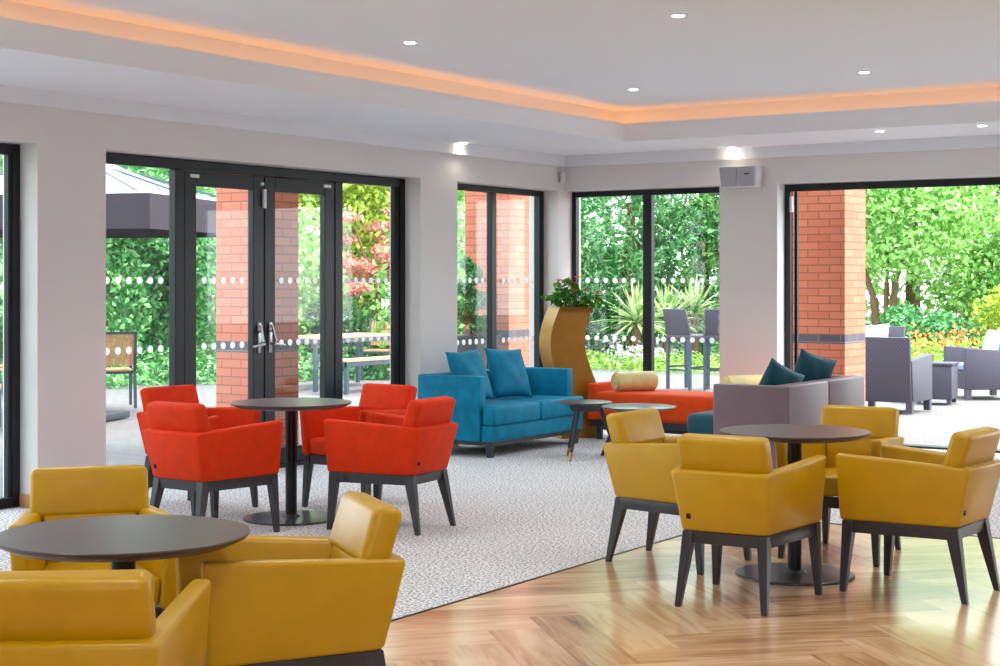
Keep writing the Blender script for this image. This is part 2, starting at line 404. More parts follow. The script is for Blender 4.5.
# ceiling: raised centre, lower soffit along both walls, cove lip, cornice
CL, CB = 1.16, -1.0        # cove walls
w = MB(); w.box(CL,12,-16,CB,3.05,3.1)
w.box(CL-.05,CL,-16,CB+.05,2.8,3.1); w.box(CL,12,CB,CB+.05,2.8,3.1)
struct(w, 'ceiling', M['ceiling'], ang=None)
w = MB(); w.box(0,1.36,-16,0,2.75,2.8); w.box(1.36,12,-1.215,0,2.75,2.8)
w.box(1.32,1.36,-16,-1.215,2.8,2.912); w.box(1.32,12,-1.215,-1.175,2.8,2.912)
struct(w, 'ceiling_soffit', M['ceiling'], ang=None)
w = MB(); w.box(0,.055,-16,0,2.645,2.75); w.box(.055,12,-.06,0,2.645,2.75)
struct(w, 'trim_2', M['trim'], ang=None)
w = MB(); w.box(12,12.3,-16,WT,-.05,3.3); struct(w, 'wall_right', M['wall'], ang=None)  # unseen wall, added to cut the fill from the right
w = MB(); w.box(-WT,8.8,-16.3,-16,-.05,3.3); w.box(10.5,12.3,-16.3,-16,-.05,3.3); w.box(8.8,10.5,-16.3,-16,2.4,3.3); struct(w, 'wall_rear', M['wall'], ang=None)  # unseen wall, added to cut rear fill; its opening sets how much remains
w = MB(); w.box(-.6,12.4,-16.5,.6,3.3,3.5)
struct(w, 'roof', M['roofing'], ang=None)  # unseen slab over the building, placed to block light from above
w = MB()
for y0, y1 in ((-6.734,-6.136),(-2.452,-1.882)):
    w.box(0,.016,y0-.0,y1+.0,0,.085); w.box(-.16,0,y0-.014,y0,0,.085); w.box(-.16,0,y1,y1+.014,0,.085)
struct(w, 'baseboard_left', M['woodtrim'], ang=None)
w = MB(); w.box(1.728,2.317,-.016,0,0,.085); w.box(4.8,7.2,-.016,0,0,.085)
struct(w, 'baseboard_back', M['woodtrim'], ang=None)
# LED strips lying in the cove behind the lip
for nm, x0, x1, y0, y1, lb in (('led_strip',1.2,1.225,-16,-1.08,'warm orange light strip hidden in ceiling cove above the glazed left wall'),
                            ('led_strip',1.225,12,-1.08,-1.055,'warm orange light strip hidden in ceiling cove above the back wall windows')):
    w = MB(); w.box(x0,x1,y0,y1,2.81,2.825); tag(w.build(nm, M['led'], ang=None), lb, 'light strip', 'cove light strips')

# ---- glazing
FX = -.2      # plane of the left wall frames
def lglass(y0, y1, z0, z1, parent, dotrows=(1.0,1.5), x=FX):
    g = MB(); g.box(x-.004,x+.004,y0,y1,z0,z1); struct(g, 'glass', M['glass'], parent, ang=None)
    d = MB(); k = int((y1-y0-.06)//.105); s0 = (y0+y1)/2-.105*(k-1)/2
    for z in dotrows:
        for i in range(k): d.tube((x+.005,s0+.105*i,z),(x+.008,s0+.105*i,z),.027,n=20)
    struct(d, 'window_dots', M['dots'], parent)
def bglass(x0, x1, z0, z1, parent, dotrows=(.92,1.5), y=.2):
    g = MB(); g.box(x0,x1,y-.004,y+.004,z0,z1); struct(g, 'glass', M['glass'], parent, ang=None)
    d = MB(); k = int((x1-x0-.06)//.105); s0 = (x0+x1)/2-.105*(k-1)/2
    for z in dotrows:
        for i in range(k): d.tube((s0+.105*i,y-.008,z),(s0+.105*i,y-.005,z),.027,n=20)
    struct(d, 'window_dots', M['dots'], parent)
def fr(y0, y1, z0, z1, mb, t=.035, x=FX): mb.box(x-t,x+t,y0,y1,z0,z1,.004,1)

w = MB()   # window_1, at the left edge
fr(-9.6,-9.53,0,2.4,w); fr(-6.80,-6.735,0,2.4,w); fr(-6.825,-6.80,0.05,2.35,w,.025); fr(-9.53,-6.80,2.33,2.4,w); fr(-9.53,-6.80,0,.07,w); fr(-8.25,-8.15,.07,2.33,w)
o = struct(w, 'window_1', M['frame']); lglass(-8.15,-6.825,.07,2.33,o); lglass(-9.53,-8.25,.07,2.33,o)

w = MB()   # window_4_added, unseen, added to bring light onto the foreground chairs
fr(-13.6,-13.53,0,2.4,w); fr(-10.37,-10.3,0,2.4,w); fr(-13.53,-10.37,2.33,2.4,w); fr(-13.53,-10.37,0,.07,w); fr(-12.0,-11.9,.07,2.33,w)
o = struct(w, 'window_4', M['frame']); lglass(-11.9,-10.37,.07,2.33,o); lglass(-13.53,-12.0,.07,2.33,o)

w = MB()   # door_1: glazed double door with side lights
fr(-6.134,-6.07,0,2.4,w); fr(-2.53,-2.454,0,2.4,w); fr(-6.07,-2.53,2.325,2.4,w); fr(-6.07,-2.53,0,.03,w)
fr(-5.30,-5.205,.03,2.325,w); fr(-3.435,-3.335,.03,2.325,w); fr(-6.07,-5.30,.03,.09,w); fr(-3.335,-2.53,.03,.09,w); fr(-2.60,-2.53,.09,2.325,w,.022)
door = struct(w, 'door_1', M['frame'])
lglass(-6.07,-5.30,.09,2.325,door); lglass(-3.335,-2.60,.09,2.325,door)
for a, b, st in ((-5.20,-4.32,1),(-4.31,-3.44,-1)):
    l = MB(); t = .03
    fr(a,a+.125,.035,2.32,l,t); fr(b-.125,b,.035,2.32,l,t); fr(a+.125,b-.125,2.21,2.32,l,t); fr(a+.125,b-.125,.035,.16,l,t)
    leaf = struct(l, 'door_leaf', M['frame'], door)
    lglass(a+.125,b-.125,.16,2.21,leaf)
    ye = b-.06 if st > 0 else a+.06
    h = MB(); h.box(FX+.03,FX+.04,ye-.02,ye+.02,.93,1.17,.004,2); h.tube((FX+.04,ye,1.0),(FX+.09,ye,1.0),.011)
    h.tube((FX+.085,ye,1.0),(FX+.085,ye-st*.12,.985),.011,.009); h.tube((FX+.04,ye,1.1),(FX+.05,ye,1.1),.011)
    h.bar((FX+.05,ye,1.15),(FX+.085,ye-st*.01,1.02),.016,.016)
    struct(h, 'door_handle', M['steel'], leaf)
    h = MB(); yy = a+.1 if st > 0 else b-.1; h.box(FX+.03,FX+.04,yy-.045,yy+.045,2.27,2.295); 
    for q in (-.03,.03):
        if st > 0: h.tube((FX+.03,b-.03+q*.2,2.26),(FX+.045,b-.03+q*.2,2.26),.014)
    struct(h, 'door_plate', M['white_plastic'], leaf)
h = MB(); h.box(FX+.03,FX+.055,-4.345,-4.315,2.07,2.22,.004,2); struct(h, 'door_bolt', M['white_plastic'], door)

w = MB()   # window_2 beside the corner
fr(-1.88,-1.83,0,2.4,w); fr(-.19,-.108,0,2.4,w); fr(-1.83,-.19,2.345,2.4,w); fr(-1.83,-.19,0,.06,w); fr(-1.06,-.985,.06,2.345,w,.03); fr(-.985,-.915,.06,2.345,w,.022,FX-.03)
o = struct(w, 'window_2', M['frame']); lglass(-1.83,-1.06,.06,2.345,o,(.92,1.5)); lglass(-.915,-.19,.06,2.345,o,(.92,1.5))

def fb(x0, x1, z0, z1, mb, t=.035, y=.2): mb.box(x0,x1,y-t,y+t,z0,z1,.004,1)
w = MB()   # window_3 in the back wall
fb(.0,.05,0,2.4,w); fb(1.675,1.727,0,2.4,w); fb(.05,1.675,2.345,2.4,w); fb(.05,1.675,0,.06,w); fb(.815,.912,.06,2.345,w)
o = struct(w, 'window_3', M['frame']); bglass(.05,.815,.06,2.345,o); bglass(.912,1.675,.06,2.345,o)
w = MB()   # door_2: wide sliding door standing open
fb(2.318,2.375,0,2.4,w); fb(4.74,4.8,0,2.4,w); fb(2.375,4.74,2.335,2.4,w); fb(2.375,4.74,-.01,.02,w,.07)
door2 = struct(w, 'door_2', M['frame'])
w = MB(); w.box(2.378,2.405,.26,.30,.02,2.335); struct(w, 'door_stile', M['frame'], door2, ang=None)
w = MB()   # window_5_added, unseen, added to make up lost room light
fb(7.2,7.26,0,2.4,w); fb(10.44,10.5,0,2.4,w); fb(7.26,10.44,2.335,2.4,w); fb(7.26,10.44,0,.06,w); fb(8.8,8.9,.06,2.335,w)
o = struct(w, 'window_5', M['frame']); bglass(7.26,8.8,.06,2.335,o); bglass(8.9,10.44,.06,2.335,o)
h = MB(); h.box(2.375,2.40,.15,.19,2.14,2.29,.004,2); struct(h, 'door_bolt', M['white_plastic'], door2)

# ---- outside ground and brick pillars
w = MB(); w.box(-30,30,-25,45,-.25,-.012); g = struct(w, 'ground', M['paving'], ang=None, uv=True)
for x0, y0, s in ((-1.3,-3.66,.5),(-1.36,.22,.56),(2.07,.9,.56)):
    w = MB(); zs = ((-.1,.885,0),(.885,.975,1),(.975,3.45,0))
    for a, b, mi in zs: w.box(x0,x0+s,y0,y0+s,a,b,mi=mi)
    struct(w, 'pillar', [M['brick'], M['brickband']], ang=None, uv=True)

#@@FURNITURE
# ================================================================ FURNITURE
def make_chair(seatmat):
    root = empty('tub_chair')
    # arms and lower back in one wrap: outer bottom, outer top, inner top, inner bottom at each station
    b = MB(); zb, zf, zr = .345, .668, .632
    def st(sx, front):
        if front: return [(sx*.275,.29,zb),(sx*.298,.305,zf),(sx*.238,.305,zf),(sx*.215,.29,zb)]
        return [(sx*.208,-.275,zb),(sx*.240,-.342,zr),(sx*.175,-.255,zr),(sx*.145,-.185,zb)]
    b.strip([st(-1,1),st(-1,0),st(1,0),st(1,1)], .017, 3)
    b.build('tub_shell', seatmat, root, ang=50)
    s = MB(); s.hexa([(-.145,-.2,.35),(.145,-.2,.35),(.214,.285,.35),(-.214,.285,.35),(-.165,-.2,.452),(.165,-.2,.452),(.228,.29,.462),(-.228,.29,.462)], .03, 4)
    s.build('seat', seatmat, root, ang=50)
    k = MB(); k.hexa([(-.15,-.24,.43),(.15,-.24,.43),(.16,-.165,.43),(-.16,-.165,.43),(-.172,-.262,.65),(.172,-.262,.65),(.172,-.204,.65),(-.172,-.204,.65)], .01, 2)
    k.hexa([(-.218,-.29,.608),(.218,-.29,.608),(.218,-.188,.614),(-.218,-.188,.614),(-.216,-.344,.782),(.216,-.344,.782),(.216,-.245,.800),(-.216,-.245,.800)], .03, 5)
    k.build('backrest', seatmat, root, ang=50)
    f = MB()
    # front, rear and side rails of the wooden frame
    f.hexa([(-.262,.235,.288),(.262,.235,.288),(.262,.268,.288),(-.262,.268,.288),(-.266,.24,.347),(.266,.24,.347),(.266,.275,.347),(-.266,.275,.347)], .003, 1)
    f.hexa([(-.2,-.262,.288),(.2,-.262,.288),(.2,-.23,.288),(-.2,-.23,.288),(-.2,-.27,.347),(.2,-.27,.347),(.2,-.23,.347),(-.2,-.23,.347)], .003, 1)
    for sx in (-1,1):
        a, c = Vector((sx*.19,-.25,.3175)), Vector((sx*.25,.255,.3175))
        f.bar(a, c, .059, .059, .003, (1,0,0), .03, .03)
    f.build('frame', M['charwood'], root)
    for sx in (-1,1):
        l = MB(); l.hexa([(sx*.262-.015,.26,0),(sx*.262+.015,.26,0),(sx*.262+.015,.29,0),(sx*.262-.015,.29,0),(sx*.245-.027,.22,.347),(sx*.245+.027,.22,.347),(sx*.245+.027,.277,.347),(sx*.245-.027,.277,.347)], .003, 1)
        l.build('leg', M['charwood'], root)
        l = MB(); l.hexa([(sx*.21-.014,-.325,0),(sx*.21+.014,-.325,0),(sx*.21+.014,-.297,0),(sx*.21-.014,-.297,0),(sx*.18-.026,-.272,.347),(sx*.18+.026,-.272,.347),(sx*.18+.026,-.205,.347),(sx*.18-.026,-.205,.347)], .003, 1)
        l.build('leg', M['charwood'], root)
    t = MB(); t.box(-.177,-.157,-.2975,-.287,.405,.428,.002,1); t.build('maker_tag', M['blackmetal'], root)
    return root
def place(o, x, y, rz, label):
    o.location = (x,y,0); o.rotation_euler = (0,0,R(rz)); tag(o, label, 'chair'); return o
yproto, rproto = make_chair(M['yellow']), make_chair(M['red'])
TH = 33.15
ygroup = 'mustard tub chairs round the dark bistro tables'; rgroup = 'red tub chairs round the bistro table by the glass doors'
YC = [(3.878,-9.817,TH-163,'mustard leather tub chair facing the viewer behind the lower left foreground table'),
      (5.122,-10.99,TH+4,'mustard leather tub chair from behind, cut off by the lower left corner'),
      (4.938,-9.992,TH+110,'mustard leather tub chair side on, right of the lower left foreground table'),
      (5.15,-6.94,TH-30,'mustard leather tub chair from behind, at the near side of the right-hand table'),
      (5.755,-6.265,TH+53,'mustard leather tub chair side on, right of the right-hand round table'),
      (4.432,-6.212,TH-126,'mustard leather tub chair on the left side of the right-hand table, near the daybed'),
      (5.089,-5.518,TH-210,'mustard leather tub chair facing the viewer behind the right-hand round table')]
for i, a in enumerate(YC):
    o = yproto if i == 0 else copy_tree(yproto); place(o, *a); o['group'] = ygroup
RC = [(1.691,-6.879,TH-36,'red velvet tub chair seen from behind, front left of the middle round table'),
      (2.419,-6.082,TH+62,'red velvet tub chair side on, right of the middle round table'),
      (.86,-6.14,TH-128,'red velvet tub chair mostly hidden behind another, nearest the glass doors'),
      (1.695,-5.45,TH-216,'red velvet tub chair facing the viewer behind the middle round table')]
for i, a in enumerate(RC):
    o = rproto if i == 0 else copy_tree(rproto); place(o, *a); o['group'] = rgroup

def make_table():
    root = empty('bistro_table')
    t = MB(); t.lathe([(.335,.705),(.372,.722),(.380,.731),(.380,.734),(.378,.736)], 96); t.build('tabletop', M['tabletop'], root, ang=25)
    p = MB(); p.lathe([(.036,.012),(.036,.705)], 32); p.build('pole', M['blackmetal'], root)
    b = MB(); b.lathe([(.296,0),(.3,.003),(.3,.010),(.296,.013),(.06,.016),(.045,.03)], 96); b.build('base_plate', M['basemetal'], root, ang=25)
    c = MB(); c.box(-.16,.16,-.03,.03,.692,.706); c.box(-.03,.03,-.16,.16,.692,.706); c.build('top_bracket', M['blackmetal'], root)
    return root
bt = make_table()
for i, (x, y, lb) in enumerate(((4.696,-10.447,'dark round bistro table in the lower left foreground among mustard chairs'),
                  (1.693,-6.167,'dark round bistro table on one pole among the four red chairs'),
                  (5.102,-6.24,'dark round bistro table with round steel base on wood floor at right'))):
    o = bt if i == 0 else copy_tree(bt); o.location = (x,y,0); tag(o, lb, 'table', 'round bistro tables')

# ---- teal sofa against the left wall
s = empty('teal_sofa', (-.01,-.08,0), 0, 'teal velvet two seat sofa with box arms against the left wall', 'sofa')
b = MB(); b.prism([(.14,-2.46),(.77,-2.46),(.77,-2.55),(.885,-2.55),(.885,-1.03),(.77,-1.03),(.77,-1.12),(.14,-1.12)],.135,.27,.014,3); b.build('base', M['teal'], s)
b = MB(); b.box(.13,.27,-2.46,-1.11,.14,.684,.015,3); b.build('back', M['teal'], s)
for y0 in (-2.57,-1.12):
    b = MB(); b.box(.12,.765,y0,y0+.105,.135,.686,.012,3); b.build('arm', M['teal'], s)
for sy, ym, yi, ye in ((0,-1.795,-2.46,-2.555),(1,-1.787,-1.125,-1.025)):
    poly = [(.27,yi),(.775,yi),(.775,ye),(.905,ye),(.905,ym),(.27,ym)]
    b = MB(); b.prism(poly if not sy else poly[::-1], .268, .437, .032, 4); b.build('seat_cushion', M['teal'], s)
b = MB(); b.box(.14,.87,-2.54,-1.04,.10,.137); b.build('plinth', M['charwood'], s)
for x in (.17,.83):
    for y in (-2.5,-1.09):
        b = MB(); b.bar((x,y,0),(x,y,.1),.045,.06); b.build('leg', M['charwood'], s)
def cushion(name, m, loc, w_, h_, th, rz, tilt, roll, label, group, cat='cushion'):
    b = MB(); b.pillow(w_, h_, th); o = b.build(name, m, ang=None)
    for f in o.data.polygons: f.use_smooth = True
    o.matrix_world = T(*loc) @ RZ(rz) @ Matrix.Rotation(tilt,4,'X') @ Matrix.Rotation(roll,4,'Y')
    return tag(o, label, cat, group)
cushion('throw_cushion', M['teal'], (.43,-2.31,.665), .47, .48, .16, R(86), R(-21), R(-2), 'teal velvet throw cushion leaning on the sofa back beside its near arm', 'teal throw cushions on the sofa')
cushion('throw_cushion', M['teal'], (.45,-1.72,.665), .48, .47, .16, R(80), R(-21), R(3), 'teal velvet throw cushion leaning in the middle of the sofa, further from its near arm', 'teal throw cushions on the sofa')

# ---- small side table and coffee table
def tripod(name, r, h, legr, foot, n, a0, tip, th=.02):
    root = empty(name)
    t = MB(); t.lathe([(r-.035,h-th),(r-.006,h-.007),(r,h-.004),(r,h-.001),(r-.003,h)], 72); t.build('tabletop', M['blacktop'], root, ang=25)
    c = MB(); c.lathe([(foot*.42,h-.075),(foot*.52,h-th)], 24); c.build('hub', M['charwood'], root)
    for i in range(n):
        a = a0+2*PI*i/n; d = Vector((math.cos(a),math.sin(a),0)); p, q = d*foot*.42+Vector((0,0,h-.03)), d*foot
        l = MB(); k = p.lerp(q, .84) if tip else q
        l.tube(p, k, legr, legr*.72); leg = l.build('leg', M['charwood'], root)
        if tip: e = MB(); e.tube(k, q, legr*.73, legr*.5); e.build('foot_tip', M['brass'], leg)
    return root
o = tripod('side_table', .228, .48, .019, .28, 3, R(33), True); o.location = (1.53,-2.2,0)
tag(o, 'small round black side table with brass tipped legs in front of the teal sofa', 'side table')
o = tripod('coffee_table', .34, .43, .021, .30, 4, R(20), False); o.location = (1.82,-1.83,0)
tag(o, 'low round dark coffee table between the teal and mauve sofas', 'coffee table')

# ---- daybed under the back window
s = empty('daybed', (0,0,0), 0, 'orange red upholstered daybed with low end in front of the back window', 'daybed')
b = MB(); b.box(.80,2.62,-.80,-.16,.19,.455,.05,5); b.build('seat', M['daybed'], s)
b = MB(); b.box(.73,.835,-.79,-.16,.19,.53,.02,3); b.build('end_panel', M['daybed'], s)
b = MB(); b.box(.76,2.6,-.77,-.18,.13,.195); b.build('plinth', M['charwood'], s)
for x in (.82,2.52):
    for y in (-.70,-.22): b = MB(); b.bar((x,y,0),(x,y,.13),.04,.05); b.build('leg', M['charwood'], s)
def bolster(x0, y0, x1, y1, z, r, label):
    root = empty('bolster', (0,0,0), 0, label, 'cushion', 'pale yellow bolsters on the daybed')
    b = MB(); b.tube((x0,y0,z),(x1,y1,z),r,n=36,bev=.018); b.build('cover', M['bolster'], root, ang=50)
    d = Vector((x1-x0,y1-y0,0)).normalized()
    for p, sg in (((x0,y0,z),-1),((x1,y1,z),1)):
        v = Vector(p); b = MB(); b.tube(v-d*sg*.002, v+d*sg*.008, .016); b.build('end_button', M['bolster'], root)
bolster(.955,-.66,1.19,-.30,.545,.092,'pale yellow bolster resting on the left end of the red daybed')
bolster(2.07,-.62,2.31,-.26,.545,.092,'pale yellow bolster behind the mauve sofa on the right end of the daybed')

# ---- mauve sofa seen from behind
s = empty('mauve_sofa', (0,0,0), 0, 'mauve leather two seat sofa seen from behind at the arm end', 'sofa')
for y0, y1 in ((-3.09,-2.32),(-2.31,-1.55)):
    b = MB(); b.box(3.60,3.74,y0,y1,.10,.738,.018,3); b.build('back', M['mauve'], s)
for y0 in (-3.10,-1.64):
    b = MB(); b.box(3.14,3.73,y0,y0+.1,.10,.735,.015,3); b.build('arm', M['mauve'], s)
b = MB(); b.box(3.05,3.62,-3.0,-1.64,.10,.33,.02,3); b.build('base', M['mauve'], s)
for y0, y1 in ((-3.04,-2.32),(-2.31,-1.6)):
    b = MB(); b.box(2.88,3.61,y0,y1,.335,.50,.05,5); b.build('seat_cushion', M['darkteal'], s)
b = MB(); b.box(3.0,3.70,-3.05,-1.6,.03,.10); b.build('plinth', M['charwood'], s)
for x in (3.05,3.66):
    for y in (-3.0,-1.65): b = MB(); b.tube((x,y,0),(x,y,.03),.02); b.build('glide', M['blackmetal'], s)
cushion('throw_cushion', M['darkteal'], (3.45,-2.62,.685), .37, .37, .15, R(60), R(12), R(24), 'dark teal throw cushion on the mauve sofa, beside its near arm', 'dark teal cushions on the mauve sofa')
cushion('throw_cushion', M['darkteal'], (3.45,-1.98,.72), .38, .42, .15, R(58), R(12), R(16), 'taller dark teal throw cushion further along the mauve sofa, nearer the brick pillar', 'dark teal cushions on the mauve sofa')

# ---- wavy bronze planter in the corner
s = empty('wavy_planter', (.475,-.665,0), R(53), 'tall bronze S curved planter standing in the room corner', 'planter')
def wavy():
    bm = bmesh.new(); st = []
    n = 26
    for i in range(n+1):
        z = 1.25*i/n
        x = -.088*math.sin(2*PI*(1.25-z)/1.35)   # sideways swing
        hw = .168+.03*(1-z/1.25)
        st.append([bm.verts.new(p) for p in ((x-hw,-.15,z),(x+hw,-.15,z),(x+hw,.15,z),(x-hw,.15,z))])
    for A, B in zip(st, st[1:]):
        for i in range(4): bm.faces.new((A[i],A[(i+1)%4],B[(i+1)%4],B[i]))
    bm.faces.new(st[0][::-1]); f = bm.faces.new(st[-1])
    r = bmesh.ops.inset_region(bm, faces=[f], thickness=.02); bmesh.ops.translate(bm, verts=f.verts, vec=(0,0,-.05))
    bmesh.ops.recalc_face_normals(bm, faces=bm.faces); m = MB(); m.bm.free(); m.bm = bm; return m
wavy().build('body', M['bronze'], s, ang=50)
b = MB(); b.box(-.15,.13,-.125,.125,1.205,1.225)
b.build('soil', M['soil'], s)
p = empty('flowering_plant', (.475,-.665,1.225), R(53), 'leafy potted plant with red and orange flowers on top of the bronze planter', 'plant')
leaf_cloud('foliage', [((-.02,0,.08),(.19,.14,.09)),((.2,-.03,.07),(.12,.1,.08)),((-.05,-.02,.2),(.14,.1,.09)),((-.22,0,.11),(.1,.06,.03))], 230, .085, M['leaf_gloss'], p, 5, .6, .3, .3)
b = MB()
for i in range(9): 
    a = 2.4*i; b.tube((.05*math.cos(a),.03*math.sin(a),0),(.17*math.cos(a),.1*math.sin(a),.15),.004,.003,6)
b.build('stems', M['leaf_gloss'], p)
rg = random.Random(4)
for i, (x, y, z) in enumerate(((-.1,-.09,.25),(-.14,-.05,.27),(.02,-.08,.24),(.1,-.13,.18),(.05,-.06,.30),(.24,-.1,.15),(-.02,-.15,.17),(.27,-.03,.11))):
    b = MB(); m_ = M['petal_orange'] if i in (4,5,7) else M['petal_red']
    for k in range(5):
        a = k*2*PI/5; b.hexa([(x,y,z),(x+.022*math.cos(a-.5),y+.022*math.sin(a-.5),z+.006),(x+.036*math.cos(a),y+.036*math.sin(a),z+.014),(x+.022*math.cos(a+.5),y+.022*math.sin(a+.5),z+.006),
                               (x,y,z+.004),(x+.022*math.cos(a-.5),y+.022*math.sin(a-.5),z+.011),(x+.036*math.cos(a),y+.036*math.sin(a),z+.018),(x+.022*math.cos(a+.5),y+.022*math.sin(a+.5),z+.011)])
    b.tube((x,y,z),(x,y,z+.03),.006,.003,8); fl = b.build('flower', m_, p); b = MB(); b.tube((x,y,z-.14),(x,y,z),.003,.003,6); b.build('flower_stem', M['leaf_gloss'], fl)

# ---- wall speaker, sensor, downlights
s = empty('wall_speaker', (2.0,0,2.47), 0, 'white wall loudspeaker with two grey grilles between the back windows', 'speaker')
b = MB()
b.hexa([(-.17,-.05,-.10),(.17,-.05,-.10),(.17,-.02,-.10),(-.17,-.02,-.10),(-.19,-.06,.10),(.19,-.06,.10),(.19,-.02,.10),(-.19,-.02,.10)], .008, 2)
b.hexa([(-.175,-.17,-.10),(.175,-.17,-.10),(.165,-.05,-.10),(-.165,-.05,-.10),(-.2,-.19,.10),(.2,-.19,.10),(.19,-.05,.10),(-.19,-.05,.10)], .01, 2)
b.build('housing', M['white_plastic'], s)
for sx in (-1,1):
    g = MB(); g.hexa([(sx*.09-.078,-.192+.01*(sx<0)*0,-.09),(sx*.09+.078,-.192,-.09),(sx*.09+.078,-.16,-.09),(sx*.09-.078,-.16,-.09),(sx*.093-.085,-.208,.09),(sx*.093+.085,-.208,.09),(sx*.093+.085,-.17,.09),(sx*.093-.085,-.17,.09)], .004, 1)
    gr = g.build('grille', M['grey_grille'], s)
g = MB(); g.box(.075,.125,-.206,-.200,.015,.027); g.build('name_badge', M['darkmark'], s)
g = MB(); g.box(-.03,.03,-.03,0,-.05,.05); g.build('bracket', M['white_plastic'], s)
s = empty('motion_sensor', (.03,-.085,2.53), R(-135+90), 'small white motion sensor high in the room corner', 'sensor')
b = MB(); b.box(-.035,.035,-.02,.03,-.055,.055,.01,3); b.build('housing', M['white_plastic'], s)
b = MB(); b.box(-.022,.022,-.026,-.018,-.04,.0,.003,2); b.build('lens', M['grey_grille'], s)

def downlight(r):
    root = empty('downlight'); b = MB(); b.lathe([(r*.72,-.001),(r*.72,-.006),(r,-.005),(r+.004,0)], 32); b.build('trim_ring', M['white_plastic'], root)
    b = MB(); b.lathe([(r*.70,-.0075),(r*.68,-.0095)], 24); b.build('lens', M['lamp'], root); return root
dl = downlight(.05)
names = []
for x, n1 in ((2.13,'nearer the left wall'),(4.07,'second column from the left wall'),(6.02,''),(7.97,''),(9.9,'')):
    for y, n2 in ((-2.46,'row by the back wall'),(-5.5,'second row from the back wall'),(-8.54,''),(-11.58,''),(-14.6,'')):
        names.append((x,y,3.05,n1,n2))
first = True
def spot(x, y, z, e, size=120, blend=.6, col=(1,.86,.68)):
    l = bpy.data.lights.new('downlight_lamp','SPOT'); l.energy = e; l.spot_size = R(size); l.spot_blend = blend; l.color = col; l.shadow_soft_size = .04
    o = bpy.data.objects.new('downlight_lamp', l); COL.objects.link(o); o.location = (x,y,z-.03); return o
for x, y, z, n1, n2 in names:
    seen = bool(n1 and n2)
    if seen:
        o = dl if first else copy_tree(dl); first = False; o.location = (x,y,z)
        tag(o, f'recessed ceiling downlight, {n1}, {n2}', 'downlight', 'downlights in the raised ceiling')
    spot(x, y, z, 24, col=(.96,.98,1))  # grid spots without a fitting are unseen lamps added as room fill
for x, y, lb in ((.10,-1.93,'small recessed downlight in the lower ceiling tight against the left wall cornice'),
                 (1.90,-.10,'small recessed downlight in the lower ceiling right above the wall speaker'),
                 (3.66,-.99,'small recessed downlight in the lower ceiling above the open door, left one'),
                 (4.51,-.99,'small recessed downlight in the lower ceiling near the right edge of the photo')):
    o = copy_tree(dl); o.location = (x,y,2.75); tag(o, lb, 'downlight', 'downlights in the lower ceiling'); spot(x, y, 2.75, .9, 150)

#@@OUTSIDE
# ================================================================ OUTSIDE
def make_wicker_chair(w_=.76, d_=.72):
    root = empty('wicker_armchair'); hw = w_/2; W = M['wicker']
    b = MB(); b.hexa([(-hw+.02,-d_/2+.02,.12),(hw-.02,-d_/2+.02,.12),(hw-.02,-d_/2+.09,.12),(-hw+.02,-d_/2+.09,.12),(-hw+.01,-d_/2-.05,.86),(hw-.01,-d_/2-.05,.86),(hw-.01,-d_/2+.01,.86),(-hw+.01,-d_/2+.01,.86)], .015, 2); b.build('back_panel', W, root)
    for sx in (-1,1):
        x = sx*(hw-.045); b = MB(); b.hexa([(x-.045,-d_/2+.05,.12),(x+.045,-d_/2+.05,.12),(x+.045,d_/2,.12),(x-.045,d_/2,.12),(x-.045,-d_/2+.0,.60),(x+.045,-d_/2+.0,.60),(x+.045,d_/2,.65),(x-.045,d_/2,.65)], .015, 2); b.build('arm_panel', W, root)
        for y in (-d_/2+.06,d_/2-.045):
            b = MB(); b.bar((x,y,0),(x,y,.14),.07,.075); b.build('leg', W, root)
    b = MB(); b.box(-hw+.09,hw-.09,-d_/2+.08,d_/2-.02,.12,.36,.01,2); b.build('seat_base', W, root)
    b = MB(); b.box(-hw+.095,hw-.095,-d_/2+.09,d_/2,.36,.44,.025,3); b.build('seat_pad', M['bluegrey_cloth'], root)
    return root
wc = make_wicker_chair(); wc.location = (1.97,4.05,0); wc.rotation_euler = (0,0,R(0)); wg = 'grey wicker armchairs on the patio'
tag(wc, 'grey wicker patio armchair with its back to the room, beside the brick pillar', 'armchair', wg)
o = copy_tree(wc); o.location = (2.24,6.70,0); o.rotation_euler = (0,0,math.atan2(.78,-.63)); tag(o, 'grey wicker patio armchair at the far right holding white and aqua cushions', 'armchair', wg)
o = copy_tree(wc); o.location = (.42,7.6,0); o.rotation_euler = (0,0,R(178)); tag(o, 'grey wicker patio armchair facing the room, mostly hidden behind the nearer wicker chair', 'armchair', wg)
hx, hy = -.78, -.63
cushion('patio_cushion', M['white_cloth'], (2.24-hx*.14,6.70-hy*.14,.66), .44, .44, .15, math.atan2(.78,-.63), R(14), R(2), 'white patio cushion in the far right wicker armchair', 'patio cushions')
cushion('patio_cushion', M['aqua_cloth'], (2.24-hx*.22+.12,6.70-hy*.22-.15,.66), .42, .42, .12, math.atan2(.78,-.63)+.15, R(12), R(-8), 'aqua patio cushion tucked behind the white one in the far right wicker armchair', 'patio cushions')
cushion('patio_cushion', M['white_cloth'], (.42,7.72,.68), .48, .42, .14, R(178), R(14), R(4), 'white patio cushion in the wicker armchair facing the room', 'patio cushions')
s = empty('wicker_table', (2.06,5.45,0), R(8), 'small square grey wicker side table between the patio armchairs', 'side table')
b = MB(); b.box(-.22,.22,-.22,.22,.06,.47,.012,2); b.build('body', M['wicker'], s)
b = MB(); b.box(-.235,.235,-.235,.235,.47,.50,.006,2); b.build('top', M['wicker'], s)
for x in (-.18,.18):
    for y in (-.18,.18): b = MB(); b.bar((x,y,0),(x,y,.06),.05,.05); b.build('leg', M['wicker'], s)

